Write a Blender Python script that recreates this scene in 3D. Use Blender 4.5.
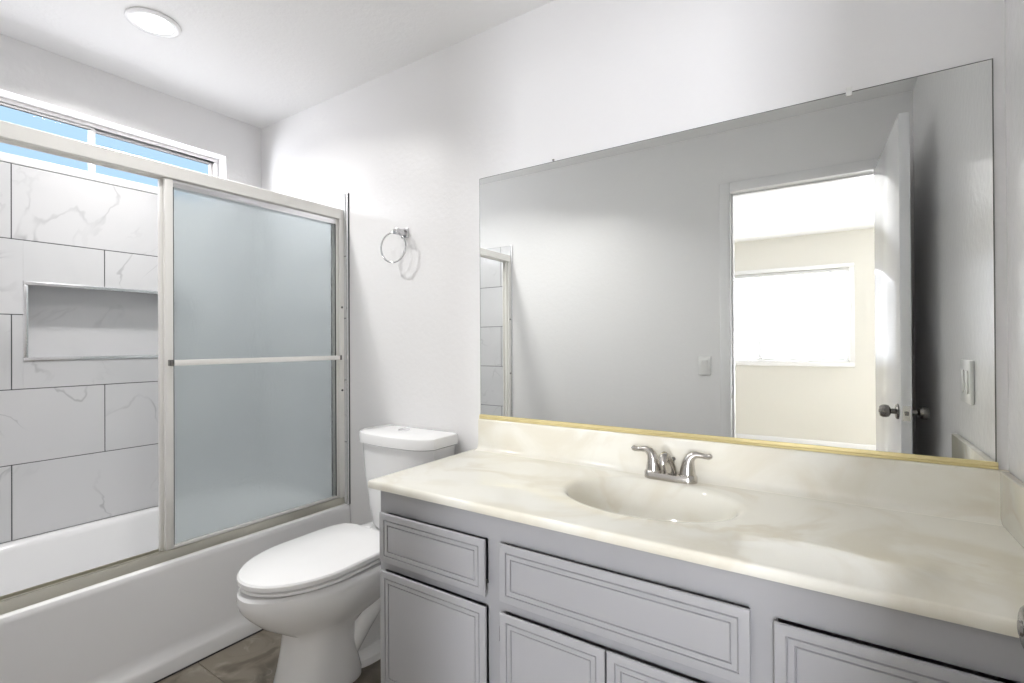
import bpy, bmesh, math, random
from mathutils import Vector, Matrix

random.seed(7)
for o in list(bpy.data.objects):
    bpy.data.objects.remove(o, do_unlink=True)
SC = bpy.context.scene
COL = SC.collection
PI = math.pi

# ------------------------------------------------------------------ camera
F = 491.30                                    # focal length in pixels of the 1024-wide frame
CX = 2.8196
cam_data = bpy.data.cameras.new('camera')
cam_data.sensor_fit = 'HORIZONTAL'
cam_data.sensor_width = 36.0
cam_data.lens = F / 1024 * 36.0
cam_data.shift_x = (512 - 512.55) / 1024
cam_data.shift_y = 0.0
cam_data.clip_start = 0.02
cam = bpy.data.objects.new('camera', cam_data)
COL.objects.link(cam)
R_ = Vector((0.82841, 0.560095, -0.005611))
U_ = Vector((0.006655, 0.000175, 0.999978))
B_ = -Vector((-0.560083, 0.828429, 0.003583))
cam.matrix_world = Matrix(((R_.x, U_.x, B_.x, CX), (R_.y, U_.y, B_.y, -1.6),
                           (R_.z, U_.z, B_.z, 1.1778), (0, 0, 0, 1)))
SC.camera = cam

# ------------------------------------------------------------------ exposure, world
SC.view_settings.view_transform = 'Standard'
SC.view_settings.look = 'None'
SC.view_settings.exposure = 0.27
SC.view_settings.gamma = 1.0
SC.view_settings.use_curve_mapping = False
SC.cycles.use_denoising = True
SC.cycles.max_bounces = 14
SC.cycles.diffuse_bounces = 8
SC.cycles.glossy_bounces = 6
SC.cycles.transmission_bounces = 10
SC.cycles.transparent_max_bounces = 16
SC.cycles.sample_clamp_indirect = 6.0

world = bpy.data.worlds.new('sky')
SC.world = world
world.use_nodes = True
wn = world.node_tree
wn.nodes.clear()
w_out = wn.nodes.new('ShaderNodeOutputWorld')
w_bg = wn.nodes.new('ShaderNodeBackground')
w_tc = wn.nodes.new('ShaderNodeTexCoord')
w_nrm = wn.nodes.new('ShaderNodeVectorMath')
w_nrm.operation = 'NORMALIZE'
w_dot = wn.nodes.new('ShaderNodeVectorMath')
w_dot.operation = 'DOT_PRODUCT'
w_map = wn.nodes.new('ShaderNodeMapRange')
w_map.interpolation_type = 'SMOOTHSTEP'
w_mix = wn.nodes.new('ShaderNodeMix')
w_mix.data_type = 'RGBA'
# bright hazy sky with one clear blue opening on the bathtub side
SKY = 5.5
w_dot.inputs[1].default_value = (-0.916, 0.254, 0.309)
w_map.inputs['From Min'].default_value = math.cos(math.radians(36))
w_map.inputs['From Max'].default_value = math.cos(math.radians(23))
w_mix.inputs['A'].default_value = (SKY * 0.975, SKY * 0.99, SKY * 1.05, 1)
w_mix.inputs['B'].default_value = (0.44, 0.66, 0.90, 1)
wn.links.new(w_tc.outputs['Generated'], w_nrm.inputs[0])
wn.links.new(w_nrm.outputs[0], w_dot.inputs[0])
wn.links.new(w_dot.outputs['Value'], w_map.inputs['Value'])
wn.links.new(w_map.outputs[0], w_mix.inputs['Factor'])
wn.links.new(w_mix.outputs['Result'], w_bg.inputs['Color'])
# the haze is brightest towards the sun, which stands on the bedroom side
w_sep = wn.nodes.new('ShaderNodeSeparateXYZ')
w_sun = wn.nodes.new('ShaderNodeMapRange')
w_sun.inputs['From Min'].default_value = -0.6
w_sun.inputs['From Max'].default_value = -1.0
w_sun.inputs['To Min'].default_value = 1.0
w_sun.inputs['To Max'].default_value = 6.6
wn.links.new(w_nrm.outputs[0], w_sep.inputs[0])
wn.links.new(w_sep.outputs['Y'], w_sun.inputs['Value'])
w_gnd = wn.nodes.new('ShaderNodeMapRange')       # the ground outside is darker than the sky
w_gnd.inputs['From Min'].default_value = -0.12
w_gnd.inputs['From Max'].default_value = 0.05
w_gnd.inputs['To Min'].default_value = 1.0
w_gnd.inputs['To Max'].default_value = 1.0
w_mul = wn.nodes.new('ShaderNodeMath')
w_mul.operation = 'MULTIPLY'
wn.links.new(w_sep.outputs['Z'], w_gnd.inputs['Value'])
wn.links.new(w_sun.outputs[0], w_mul.inputs[0])
wn.links.new(w_gnd.outputs[0], w_mul.inputs[1])
wn.links.new(w_mul.outputs[0], w_bg.inputs['Strength'])
w_bg.inputs['Strength'].default_value = 1.0
wn.links.new(w_bg.outputs[0], w_out.inputs[0])


def area_light(name, loc, rot, sx, sy, power, color=(1, 1, 1), shape='RECTANGLE', spread=PI):
    l = bpy.data.lights.new(name, 'AREA')
    l.shape = shape
    l.size = sx
    l.size_y = sy
    l.energy = power
    l.color = color
    l.spread = spread
    o = bpy.data.objects.new(name, l)
    o.location = loc
    o.rotation_euler = rot
    COL.objects.link(o)
    return o


# daylight through the bedroom window, an added unseen one and the small bathroom window
for o_ in (area_light('bedroom_window_portal', (2.17, -4.61, 1.45), (PI / 2, 0, 0), 1.64, 0.97, 1),
           area_light('bedroom_window_portal', (3.625, -4.61, 1.15), (PI / 2, 0, 0), 0.74, 1.69, 1),  # portal of the added window
           area_light('bath_window_portal', (-0.13, -0.785, 2.09), (0, -PI / 2, 0), 0.25, 1.08, 1)):
    o_.data.cycles.is_portal = True            # daylight comes in through the windows
# the recessed lamp above the tub, and an added unseen one as fill
area_light('lamp_above_tub', (0.590, -0.794, 2.424), (0, 0, 0), 0.125, 0.125, 9, (1.0, 0.985, 0.97), 'DISK', math.radians(150))
area_light('added_fill_lamp', (1.36, -0.95, 2.424), (0, 0, 0), 0.125, 0.125, 4.5, (1.0, 0.985, 0.97), 'DISK', math.radians(125))

# ------------------------------------------------------------------ frames
AL = 0.014888                                  # the mirror wall is a little out of square


def fromB(p):
    c, s = math.cos(AL), math.sin(AL)
    x, y = p[0] - CX, p[1]
    return Vector((c * x - s * y + CX, s * x + c * y, p[2]))


# ------------------------------------------------------------------ materials
def mat(name, base=(0.8, 0.8, 0.8), rough=0.5, metal=0.0, **kw):
    m = bpy.data.materials.new(name)
    m.use_nodes = True
    b = m.node_tree.nodes['Principled BSDF']
    b.inputs['Base Color'].default_value = (*base, 1)
    b.inputs['Roughness'].default_value = rough
    b.inputs['Metallic'].default_value = metal
    for k, v in kw.items():
        b.inputs[k.replace('_', ' ')].default_value = v
    return m


def nd(m, t, **kw):
    n = m.node_tree.nodes.new(t)
    for k, v in kw.items():
        if k in n.inputs:
            n.inputs[k].default_value = v
        else:
            setattr(n, k, v)
    return n


def lk(m, a, b):
    m.node_tree.links.new(a, b)


def bsdf(m):
    return m.node_tree.nodes['Principled BSDF']


def add_bump(m, scale, strength, dist=0.002, detail=3.0, coord='Object'):
    tc = nd(m, 'ShaderNodeTexCoord')
    n = nd(m, 'ShaderNodeTexNoise')
    n.inputs['Scale'].default_value = scale
    n.inputs['Detail'].default_value = detail
    bp = nd(m, 'ShaderNodeBump')
    bp.inputs['Strength'].default_value = strength
    bp.inputs['Distance'].default_value = dist
    lk(m, tc.outputs[coord], n.inputs['Vector'])
    lk(m, n.outputs['Fac'], bp.inputs['Height'])
    lk(m, bp.outputs[0], bsdf(m).inputs['Normal'])
    return m


def marble(name, base, vein, scale, width, rough, second=None, amount=1.0, soft=None):
    """polished stone: thin broken veins over a faintly clouded ground; tile_id shifts the pattern tile by tile"""
    m = mat(name, base, rough)
    tc = nd(m, 'ShaderNodeTexCoord')
    at = nd(m, 'ShaderNodeAttribute')
    at.attribute_name = 'tile_id'
    sc = nd(m, 'ShaderNodeVectorMath', operation='SCALE')
    cx = nd(m, 'ShaderNodeCombineXYZ')
    lk(m, at.outputs['Fac'], cx.inputs[0])
    lk(m, at.outputs['Fac'], cx.inputs[1])
    lk(m, cx.outputs[0], sc.inputs[0])
    sc.inputs['Scale'].default_value = 3.71
    ad = nd(m, 'ShaderNodeVectorMath', operation='ADD')
    lk(m, tc.outputs['Object'], ad.inputs[0])
    lk(m, sc.outputs[0], ad.inputs[1])
    n1 = nd(m, 'ShaderNodeTexNoise')
    n1.inputs['Scale'].default_value = scale
    n1.inputs['Detail'].default_value = 4
    n1.inputs['Distortion'].default_value = 0.9
    lk(m, ad.outputs[0], n1.inputs['Vector'])
    sub = nd(m, 'ShaderNodeMath', operation='SUBTRACT')
    sub.inputs[1].default_value = 0.5
    lk(m, n1.outputs['Fac'], sub.inputs[0])
    ab = nd(m, 'ShaderNodeMath', operation='ABSOLUTE')
    lk(m, sub.outputs[0], ab.inputs[0])
    mr = nd(m, 'ShaderNodeMapRange')
    mr.interpolation_type = 'SMOOTHSTEP'
    mr.inputs['From Min'].default_value = 0.0
    mr.inputs['From Max'].default_value = width
    mr.inputs['To Min'].default_value = 1.0
    mr.inputs['To Max'].default_value = 0.0
    lk(m, ab.outputs[0], mr.inputs['Value'])
    n2 = nd(m, 'ShaderNodeTexNoise')
    n2.inputs['Scale'].default_value = scale * 1.4
    n2.inputs['Detail'].default_value = 2
    lk(m, ad.outputs[0], n2.inputs['Vector'])
    m2 = nd(m, 'ShaderNodeMapRange')
    m2.inputs['From Min'].default_value = 0.47
    m2.inputs['From Max'].default_value = 0.62
    lk(m, n2.outputs['Fac'], m2.inputs['Value'])
    mu = nd(m, 'ShaderNodeMath', operation='MULTIPLY')
    lk(m, mr.outputs[0], mu.inputs[0])
    lk(m, m2.outputs[0], mu.inputs[1])
    mu2 = nd(m, 'ShaderNodeMath', operation='MULTIPLY')
    mu2.inputs[1].default_value = amount
    lk(m, mu.outputs[0], mu2.inputs[0])
    mix = nd(m, 'ShaderNodeMix', data_type='RGBA')
    mix.inputs['A'].default_value = (*base, 1)
    mix.inputs['B'].default_value = (*vein, 1)
    lk(m, mu2.outputs[0], mix.inputs['Factor'])
    out = mix.outputs['Result']
    if second:
        n3 = nd(m, 'ShaderNodeTexNoise')
        n3.inputs['Scale'].default_value = soft or scale * 0.6
        n3.inputs['Detail'].default_value = 5
        n3.inputs['Distortion'].default_value = 1.4
        lk(m, ad.outputs[0], n3.inputs['Vector'])
        m3 = nd(m, 'ShaderNodeMapRange')
        m3.interpolation_type = 'SMOOTHSTEP'
        m3.inputs['From Min'].default_value = 0.42
        m3.inputs['From Max'].default_value = 0.66
        lk(m, n3.outputs['Fac'], m3.inputs['Value'])
        mx = nd(m, 'ShaderNodeMix', data_type='RGBA')
        lk(m, m3.outputs[0], mx.inputs['Factor'])
        lk(m, out, mx.inputs['A'])
        mx.inputs['B'].default_value = (*second, 1)
        out = mx.outputs['Result']
    lk(m, out, bsdf(m).inputs['Base Color'])
    return m


WALL = add_bump(mat('wall_paint', (0.825, 0.82, 0.822), 0.36), 42, 0.18, 0.006)
WALLG = add_bump(mat('gloss_wall_paint', (0.825, 0.82, 0.822), 0.24), 42, 0.16, 0.006)
CEIL = add_bump(mat('ceiling_paint', (0.87, 0.868, 0.87), 0.6), 60, 0.35, 0.004)
WHITE = mat('white_paint', (0.83, 0.83, 0.835), 0.25)
DOORP = mat('door_paint', (0.80, 0.80, 0.82), 0.13)
CREAM = add_bump(mat('cream_paint', (0.72, 0.705, 0.655), 0.6), 50, 0.15)
VINYL = mat('window_vinyl', (0.85, 0.83, 0.82), 0.35)
TILE = marble('marble_tile', (0.66, 0.66, 0.67), (0.16, 0.165, 0.18), 2.6, 0.018, 0.16,
              (0.63, 0.635, 0.645), 0.35)
GROUT = mat('dark_grout', (0.055, 0.057, 0.062), 0.8)
FLOORT = marble('slate_floor_tile', (0.25, 0.22, 0.175), (0.40, 0.36, 0.30), 9, 0.05, 0.35,
                (0.15, 0.125, 0.095), 0.6, 6)
FGROUT = mat('floor_grout', (0.30, 0.27, 0.22), 0.8)
COUNTER = marble('cultured_marble', (0.82, 0.805, 0.73), (0.68, 0.62, 0.50), 3.2, 0.05, 0.09,
                 (0.74, 0.705, 0.60), 0.55, 3.0)
CAB = mat('grey_cabinet_paint', (0.37, 0.37, 0.382), 0.35)
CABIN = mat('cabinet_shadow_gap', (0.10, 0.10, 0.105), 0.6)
PORC = mat('porcelain', (0.87, 0.87, 0.87), 0.08)
SEATP = mat('seat_plastic', (0.90, 0.90, 0.90), 0.18)
TUBM = mat('tub_enamel', (0.82, 0.82, 0.824), 0.14)
ALU = mat('anodised_aluminium', (0.88, 0.87, 0.84), 0.28, 0.15)
ALUB = mat('brushed_track', (0.68, 0.66, 0.58), 0.34, 1.0)
SATIN = mat('satin_chrome', (0.86, 0.86, 0.88), 0.22, 1.0)
CHROME = mat('chrome', (0.88, 0.88, 0.89), 0.08, 1.0)
RINGM = mat('ring_chrome', (0.62, 0.62, 0.63), 0.12, 1.0)
NICKEL = mat('brushed_nickel', (0.57, 0.545, 0.515), 0.22, 1.0)
KNOBM = mat('dark_nickel', (0.24, 0.23, 0.22), 0.24, 1.0)
BRASS = mat('brass', (0.82, 0.71, 0.38), 0.30, 1.0)
DARK = mat('dark_rubber', (0.04, 0.04, 0.042), 0.6)
MIRROR = mat('silvered_glass', (0.90, 0.915, 0.90), 0.0, 1.0)
MEDGE = mat('mirror_edge', (0.16, 0.17, 0.16), 0.3)
CLIPM = mat('clear_plastic', (0.85, 0.85, 0.83), 0.15, 0.0)
PLATE = mat('switch_plastic', (0.80, 0.80, 0.79), 0.25)
BLIND = mat('blind_slat', (0.72, 0.72, 0.72), 0.4)
_tl = BLIND.node_tree.nodes.new('ShaderNodeBsdfTranslucent')
_tl.inputs['Color'].default_value = (0.85, 0.85, 0.84, 1)
_mx = BLIND.node_tree.nodes.new('ShaderNodeMixShader')
_mx.inputs[0].default_value = 0.05
BLIND.node_tree.links.new(bsdf(BLIND).outputs[0], _mx.inputs[1])
BLIND.node_tree.links.new(_tl.outputs[0], _mx.inputs[2])
BLIND.node_tree.links.new(_mx.outputs[0], BLIND.node_tree.nodes['Material Output'].inputs[0])
CARPET = add_bump(mat('carpet', (0.70, 0.66, 0.58), 0.95), 300, 0.6)
LENS = mat('lamp_lens', (1, 1, 1), 0.4)
bsdf(LENS).inputs['Emission Color'].default_value = (1.0, 0.985, 0.96, 1)
bsdf(LENS).inputs['Emission Strength'].default_value = 6.0


def pane_glass():
    m = bpy.data.materials.new('clear_glass')
    m.use_nodes = True
    t = m.node_tree
    t.nodes.clear()
    out = nd(m, 'ShaderNodeOutputMaterial')
    mix = nd(m, 'ShaderNodeMixShader')
    tr = nd(m, 'ShaderNodeBsdfTransparent')
    gl = nd(m, 'ShaderNodeBsdfGlossy')
    gl.inputs['Roughness'].default_value = 0.02
    fr = nd(m, 'ShaderNodeFresnel')
    fr.inputs['IOR'].default_value = 1.05
    lk(m, fr.outputs[0], mix.inputs[0])
    lk(m, tr.outputs[0], mix.inputs[1])
    lk(m, gl.outputs[0], mix.inputs[2])
    lk(m, mix.outputs[0], out.inputs[0])
    return m


def frosted():
    m = mat('rain_glass', (0.93, 0.965, 0.968), 0.26)
    b = bsdf(m)
    b.inputs['Transmission Weight'].default_value = 1.0
    b.inputs['IOR'].default_value = 1.25
    tc = nd(m, 'ShaderNodeTexCoord')
    n = nd(m, 'ShaderNodeTexNoise')
    n.inputs['Scale'].default_value = 85
    n.inputs['Detail'].default_value = 2
    bp = nd(m, 'ShaderNodeBump')
    bp.inputs['Strength'].default_value = 0.6
    bp.inputs['Distance'].default_value = 0.004
    lk(m, tc.outputs['Object'], n.inputs['Vector'])
    lk(m, n.outputs['Fac'], bp.inputs['Height'])
    lk(m, bp.outputs[0], b.inputs['Normal'])
    t = m.node_tree
    out = [x for x in t.nodes if x.type == 'OUTPUT_MATERIAL'][0]
    mix = nd(m, 'ShaderNodeMixShader')
    tl = nd(m, 'ShaderNodeBsdfTranslucent')
    tl.inputs['Color'].default_value = (0.88, 0.91, 0.915, 1)
    mix.inputs[0].default_value = 0.14
    lk(m, b.outputs[0], mix.inputs[1])
    lk(m, tl.outputs[0], mix.inputs[2])
    lk(m, mix.outputs[0], out.inputs[0])
    return m


GLASS = pane_glass()
FROST = frosted()


# ------------------------------------------------------------------ object helpers
def kind(o, k):
    o['kind'] = k
    return o


def tag(o, label, cat, group=None):
    o['label'] = label
    o['category'] = cat
    if group:
        o['group'] = group
    return o


BASE = {}


def thing(name, label, cat, base=(0, 0, 0), B=False, group=None):
    o = bpy.data.objects.new(name, None)
    o.empty_display_size = 0.05
    COL.objects.link(o)
    if B:
        o.location = fromB(base)
        o.rotation_euler = (0, 0, AL)
    else:
        o.location = base
    BASE[o.name] = Vector(base)
    return tag(o, label, cat, group)


class MB:
    def __init__(self):
        self.bm = bmesh.new()
        self.tid = self.bm.faces.layers.float.new('tile_id')

    def box(self, x0, x1, y0, y1, z0, z1, bev=0.0, tid=0.0, mi=0, seg=2):
        bm = self.bm
        P = [(x0, y0, z0), (x1, y0, z0), (x1, y1, z0), (x0, y1, z0),
             (x0, y0, z1), (x1, y0, z1), (x1, y1, z1), (x0, y1, z1)]
        v = [bm.verts.new(p) for p in P]
        fs = [bm.faces.new([v[i] for i in q]) for q in
              ((0, 3, 2, 1), (4, 5, 6, 7), (0, 1, 5, 4), (1, 2, 6, 5), (2, 3, 7, 6), (3, 0, 4, 7))]
        for f in fs:
            f[self.tid] = tid
            f.material_index = mi
        if bev > 0:
            es = list({e for f in fs for e in f.edges})
            r = bmesh.ops.bevel(bm, geom=es, offset=bev, segments=seg, affect='EDGES', profile=0.5)
            for f in r['faces']:
                f[self.tid] = tid
                f.material_index = mi
        return self

    def quad(self, pts, tid=0.0, mi=0):
        f = self.bm.faces.new([self.bm.verts.new(p) for p in pts])
        f[self.tid] = tid
        f.material_index = mi
        return f

    def loft(self, loops, cap0=True, cap1=True, mi=0):
        bm = self.bm
        L = [[bm.verts.new(p) for p in lp] for lp in loops]
        n = len(L[0])
        for a, b in zip(L[:-1], L[1:]):
            for i in range(n):
                f = bm.faces.new((a[i], a[(i + 1) % n], b[(i + 1) % n], b[i]))
                f.material_index = mi
        if cap0:
            bm.faces.new(L[0][::-1]).material_index = mi
        if cap1:
            bm.faces.new(L[-1]).material_index = mi
        return self

    def tube(self, pts, radii, n=16, squash=1.0, mi=0, closed=False):
        """sweep a circle along pts (parallel transport)"""
        pts = [Vector(p) for p in pts]
        if not hasattr(radii, '__len__'):
            radii = [radii] * len(pts)
        m = len(pts)
        tang = []
        for i in range(m):
            if closed:
                d = pts[(i + 1) % m] - pts[i - 1]
            else:
                d = pts[min(i + 1, m - 1)] - pts[max(i - 1, 0)]
            tang.append(d.normalized())
        ref = Vector((0, 0, 1)) if abs(tang[0].z) < 0.9 else Vector((0, 1, 0))
        nrm = (ref - tang[0] * ref.dot(tang[0])).normalized()
        loops = []
        for i in range(m):
            nrm = (nrm - tang[i] * nrm.dot(tang[i])).normalized()
            bn = tang[i].cross(nrm)
            loops.append([tuple(pts[i] + (nrm * math.cos(a) * squash + bn * math.sin(a)) * radii[i])
                          for a in [2 * PI * k / n for k in range(n)]])
        if closed:
            loops.append(loops[0])
            return self.loft(loops, False, False, mi)
        return self.loft(loops, True, True, mi)

    def lathe(self, prof, axis_o, axis_d, n=32, mi=0):
        """prof: (distance along axis, radius)"""
        o = Vector(axis_o)
        d = Vector(axis_d).normalized()
        r = Vector((0, 0, 1)) if abs(d.z) < 0.9 else Vector((1, 0, 0))
        u = (r - d * r.dot(d)).normalized()
        w = d.cross(u)
        loops = [[tuple(o + d * t + (u * math.cos(a) + w * math.sin(a)) * max(q, 1e-5))
                  for a in [2 * PI * k / n for k in range(n)]] for t, q in prof]
        return self.loft(loops, True, True, mi)

    def build(self, name, mats, parent=None, B=False, smooth=True, angle=35, kindname=None, base=None):
        bm = self.bm
        bmesh.ops.remove_doubles(bm, verts=bm.verts, dist=1e-6)
        bmesh.ops.recalc_face_normals(bm, faces=bm.faces)
        if parent is not None:
            off = BASE[parent.name]
        else:
            off = Vector(base) if base else Vector((0, 0, 0))
        if off.length > 0:
            bmesh.ops.translate(bm, verts=bm.verts, vec=-off)
        me = bpy.data.meshes.new(name)
        bm.to_mesh(me)
        bm.free()
        if not isinstance(mats, (list, tuple)):
            mats = [mats]
        for m in mats:
            me.materials.append(m)
        if smooth:
            for p in me.polygons:
                p.use_smooth = True
            me.set_sharp_from_angle(angle=math.radians(angle))
        o = bpy.data.objects.new(name, me)
        COL.objects.link(o)
        if parent is not None:
            o.parent = parent
            BASE[o.name] = off
        else:
            if B:
                o.location = fromB(off)
                o.rotation_euler = (0, 0, AL)
            else:
                o.location = off
            BASE[o.name] = off
        if kindname:
            o['kind'] = kindname
        return o


def wall_panel(mb, axis, p0, p1, us, vs, holes):
    """wall slab normal to 'axis' between p0 and p1; us, vs are the outer limits, holes = (u0,u1,v0,v1) cut through"""
    U = sorted({us[0], us[1], *[h[0] for h in holes], *[h[1] for h in holes]})
    V = sorted({vs[0], vs[1], *[h[2] for h in holes], *[h[3] for h in holes]})

    def P(u, v, p):
        return (p, u, v) if axis == 'x' else (u, p, v)

    def solid(i, j):
        if i < 0 or j < 0 or i >= len(U) - 1 or j >= len(V) - 1:
            return False
        u, v = (U[i] + U[i + 1]) / 2, (V[j] + V[j + 1]) / 2
        return not any(h[0] < u < h[1] and h[2] < v < h[3] for h in holes)
    for i in range(len(U) - 1):
        for j in range(len(V) - 1):
            if not solid(i, j):
                continue
            a, b, c, d = U[i], U[i + 1], V[j], V[j + 1]
            for p in (p0, p1):
                mb.quad([P(a, c, p), P(b, c, p), P(b, d, p), P(a, d, p)])
            for (di, dj, e0, e1) in ((-1, 0, (a, c), (a, d)), (1, 0, (b, c), (b, d)),
                                     (0, -1, (a, c), (b, c)), (0, 1, (a, d), (b, d))):
                if not solid(i + di, j + dj):
                    mb.quad([P(*e0, p0), P(*e1, p0), P(*e1, p1), P(*e0, p1)])
    return mb


def tile_rects(us, rows, seams, holes, gap):
    """running-bond tiles clipped to us and cut round the holes -> (u0,u1,v0,v1,id)"""
    out = []
    tid = 1
    for (v0, v1), first in zip(rows, seams):
        u = first
        while u > us[0]:
            u -= 0.61
        while u < us[1]:
            a, b = max(u, us[0]) + gap / 2, min(u + 0.61, us[1]) - gap / 2
            c, d = v0 + gap / 2, v1 - gap / 2
            u += 0.61
            tid += 1
            if b - a < 0.004:
                continue
            rs = [(a, b, c, d)]
            for h in holes:
                nr = []
                for (a1, b1, c1, d1) in rs:
                    if h[1] <= a1 or h[0] >= b1 or h[3] <= c1 or h[2] >= d1:
                        nr.append((a1, b1, c1, d1))
                        continue
                    if h[0] > a1:
                        nr.append((a1, h[0], c1, d1))
                    if h[1] < b1:
                        nr.append((h[1], b1, c1, d1))
                    lo, hi = max(a1, h[0]), min(b1, h[1])
                    if h[2] > c1:
                        nr.append((lo, hi, c1, h[2]))
                    if h[3] < d1:
                        nr.append((lo, hi, h[3], d1))
                rs = nr
            out += [(*r, tid * 0.37) for r in rs]
    return out


# ------------------------------------------------------------------ setting
H = 2.441
YF = -1.585                                   # bathroom face of the door wall
XR = 3.136
YB = -4.5                                     # bedroom far wall
BH = 2.31

# bathroom floor: square slate tiles on grout
fb = MB()
fb.box(-0.15, 3.35, YF - 0.115, 0.12, -0.06, -0.003, mi=1)
ys = [YF - 0.115, -1.2035, -0.7448, -0.286, 0.10]
xs = [0.0, 0.39, 0.845 - 0.03 + 0.48, 1.755, 2.215, 2.675, 3.135, 3.3]
k = 0
for i in range(len(xs) - 1):
    for j in range(len(ys) - 1):
        k += 1
        fb.box(xs[i] + 0.002, xs[i + 1] - 0.002, ys[j] + 0.002, ys[j + 1] - 0.002, -0.01, 0.0, 0.0015, tid=k * 0.53)
fb.build('floor', [FLOORT, FGROUT], kindname='structure')

cb = MB()
cb.box(-0.15, 3.4, YF - 0.115, 0.15, H, H + 0.1)
cb.build('ceiling', CEIL, kindname='structure')

# left wall with the high window and the niche
WY0, WY1, WZ0, WZ1 = -1.33, -0.241, 1.962, 2.216
NY0, NY1, NZ0, NZ1 = -1.052, -0.442, 1.114, 1.447
lw = MB()
wall_panel(lw, 'x', -0.14, 0.0, (YF - 0.2, 0.10), (-0.05, H + 0.02),
           [(WY0, WY1, WZ0, WZ1), (NY0, NY1, NZ0, NZ1)])
wall_left = lw.build('wall_left', WALL, kindname='structure', smooth=False)

# mirror wall
bw = MB()
bw.box(-0.16, 3.30, 0.0, 0.12, -0.05, H + 0.02)
wall_back = bw.build('wall_back', WALL, B=True, kindname='structure', smooth=False)
rw = MB()
rw.box(XR, XR + 0.12, -1.60, 0.0, -0.05, H + 0.02)
wall_right = rw.build('wall_right', WALLG, B=True, kindname='structure', smooth=False)
# door wall
DX0, DX1, DZ = 2.304, 3.035, 2.070
fw = MB()
wall_panel(fw, 'y', YF - 0.115, YF, (-0.16, 3.40), (-0.05, H + 0.02), [(DX0 - 0.012, DX1 + 0.012, -0.051, DZ + 0.012)])
wall_front = fw.build('wall_front', WALL, kindname='structure', smooth=False)

# tile surround
ROWS = [(0.386, 0.693), (0.693, 1.000), (1.000, 1.307), (1.307, 1.6155), (1.6155, 1.923)]
G = 0.0035
tl = MB()
yend = -0.042
for (a, b, c, d, t) in tile_rects((YF, yend), ROWS, [-1.086, -0.782, -1.086, -0.782, -1.086],
                                  [(NY0, NY1, NZ0, NZ1)], G):
    tl.box(0.0015, 0.012, a, b, c, d, 0.0006, tid=t, seg=1)
for (a, b, c, d) in ((YF, NY0, 0.386, 1.923), (NY1, yend, 0.386, 1.923), (NY0, NY1, 0.386, NZ0), (NY0, NY1, NZ1, 1.923)):
    tl.box(0.0, 0.0095, a, b, c, d, mi=1)
tl.build('tile_surround', [TILE, GROUT], parent=wall_left)
tl = MB()
tl.box(0.0, 0.013, YF, yend, 1.9245, WZ0 - 0.001, 0.002)
tl.build('tile_cap', WHITE, parent=wall_left)
# niche lining and its metal edge
ni = MB()
ni.box(-0.10, -0.088, NY0, NY1, NZ0, NZ1, tid=3.3)
ni.box(-0.088, 0.0, NY0, NY0 + 0.004, NZ0, NZ1, tid=1.1)
ni.box(-0.088, 0.0, NY1 - 0.004, NY1, NZ0, NZ1, tid=1.7)
ni.box(-0.088, 0.0, NY0 + 0.004, NY1 - 0.004, NZ0, NZ0 + 0.004, tid=2.1)
ni.box(-0.088, 0.0, NY0 + 0.004, NY1 - 0.004, NZ1 - 0.004, NZ1, tid=2.6)
ni.build('niche', TILE, parent=wall_left)
ne = MB()
w = 0.016
for (a, b, c, d) in ((NY0, NY1, NZ0, NZ0 + w), (NY0, NY1, NZ1 - w, NZ1), (NY0, NY0 + w, NZ0 + w, NZ1 - w), (NY1 - w, NY1, NZ0 + w, NZ1 - w)):
    ne.box(-0.004, 0.0155, a, b, c, d, 0.003)
ne.build('niche_trim', SATIN, parent=wall_left)

# tile on the two ends of the tub
te = MB()
for (a, b, c, d, t) in tile_rects((0.012, 0.7690), ROWS, [0.162, 0.467, 0.162, 0.467, 0.162], [], G):
    te.box(a, b, -0.012, -0.0015, c, d + (0.006 if d > 1.9 else 0), 0.0006, tid=t + 5.3, seg=1)
te.box(0.012, 0.772, -0.0095, 0.0, 0.386, 1.923, mi=1)
te.build('tile_surround', [TILE, GROUT], parent=wall_back)
te = MB()
te.box(0.7725, 0.7800, -0.0135, 0.0, 0.386, 1.930, 0.002)
te.box(0.7800, 0.7822, -0.0040, 0.0, 0.386, 1.929, mi=1)
te.build('tile_edge_trim', [SATIN, GROUT], parent=wall_back)
te = MB()
for (a, b, c, d, t) in tile_rects((0.012, 0.757), ROWS, [0.055, 0.36, 0.055, 0.36, 0.055], [], G):
    te.box(a, b, YF + 0.0015, YF + 0.012, c, d, 0.0006, tid=t + 9.1, seg=1)
te.box(0.012, 0.757, YF, YF + 0.0095, 0.386, 1.923, mi=1)
te.build('tile_surround', [TILE, GROUT], parent=wall_front)
te = MB()
te.box(0.7575, 0.7665, YF, YF + 0.0135, 0.386, 1.925, 0.002)
te.build('tile_edge_trim', SATIN, parent=wall_front)

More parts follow.
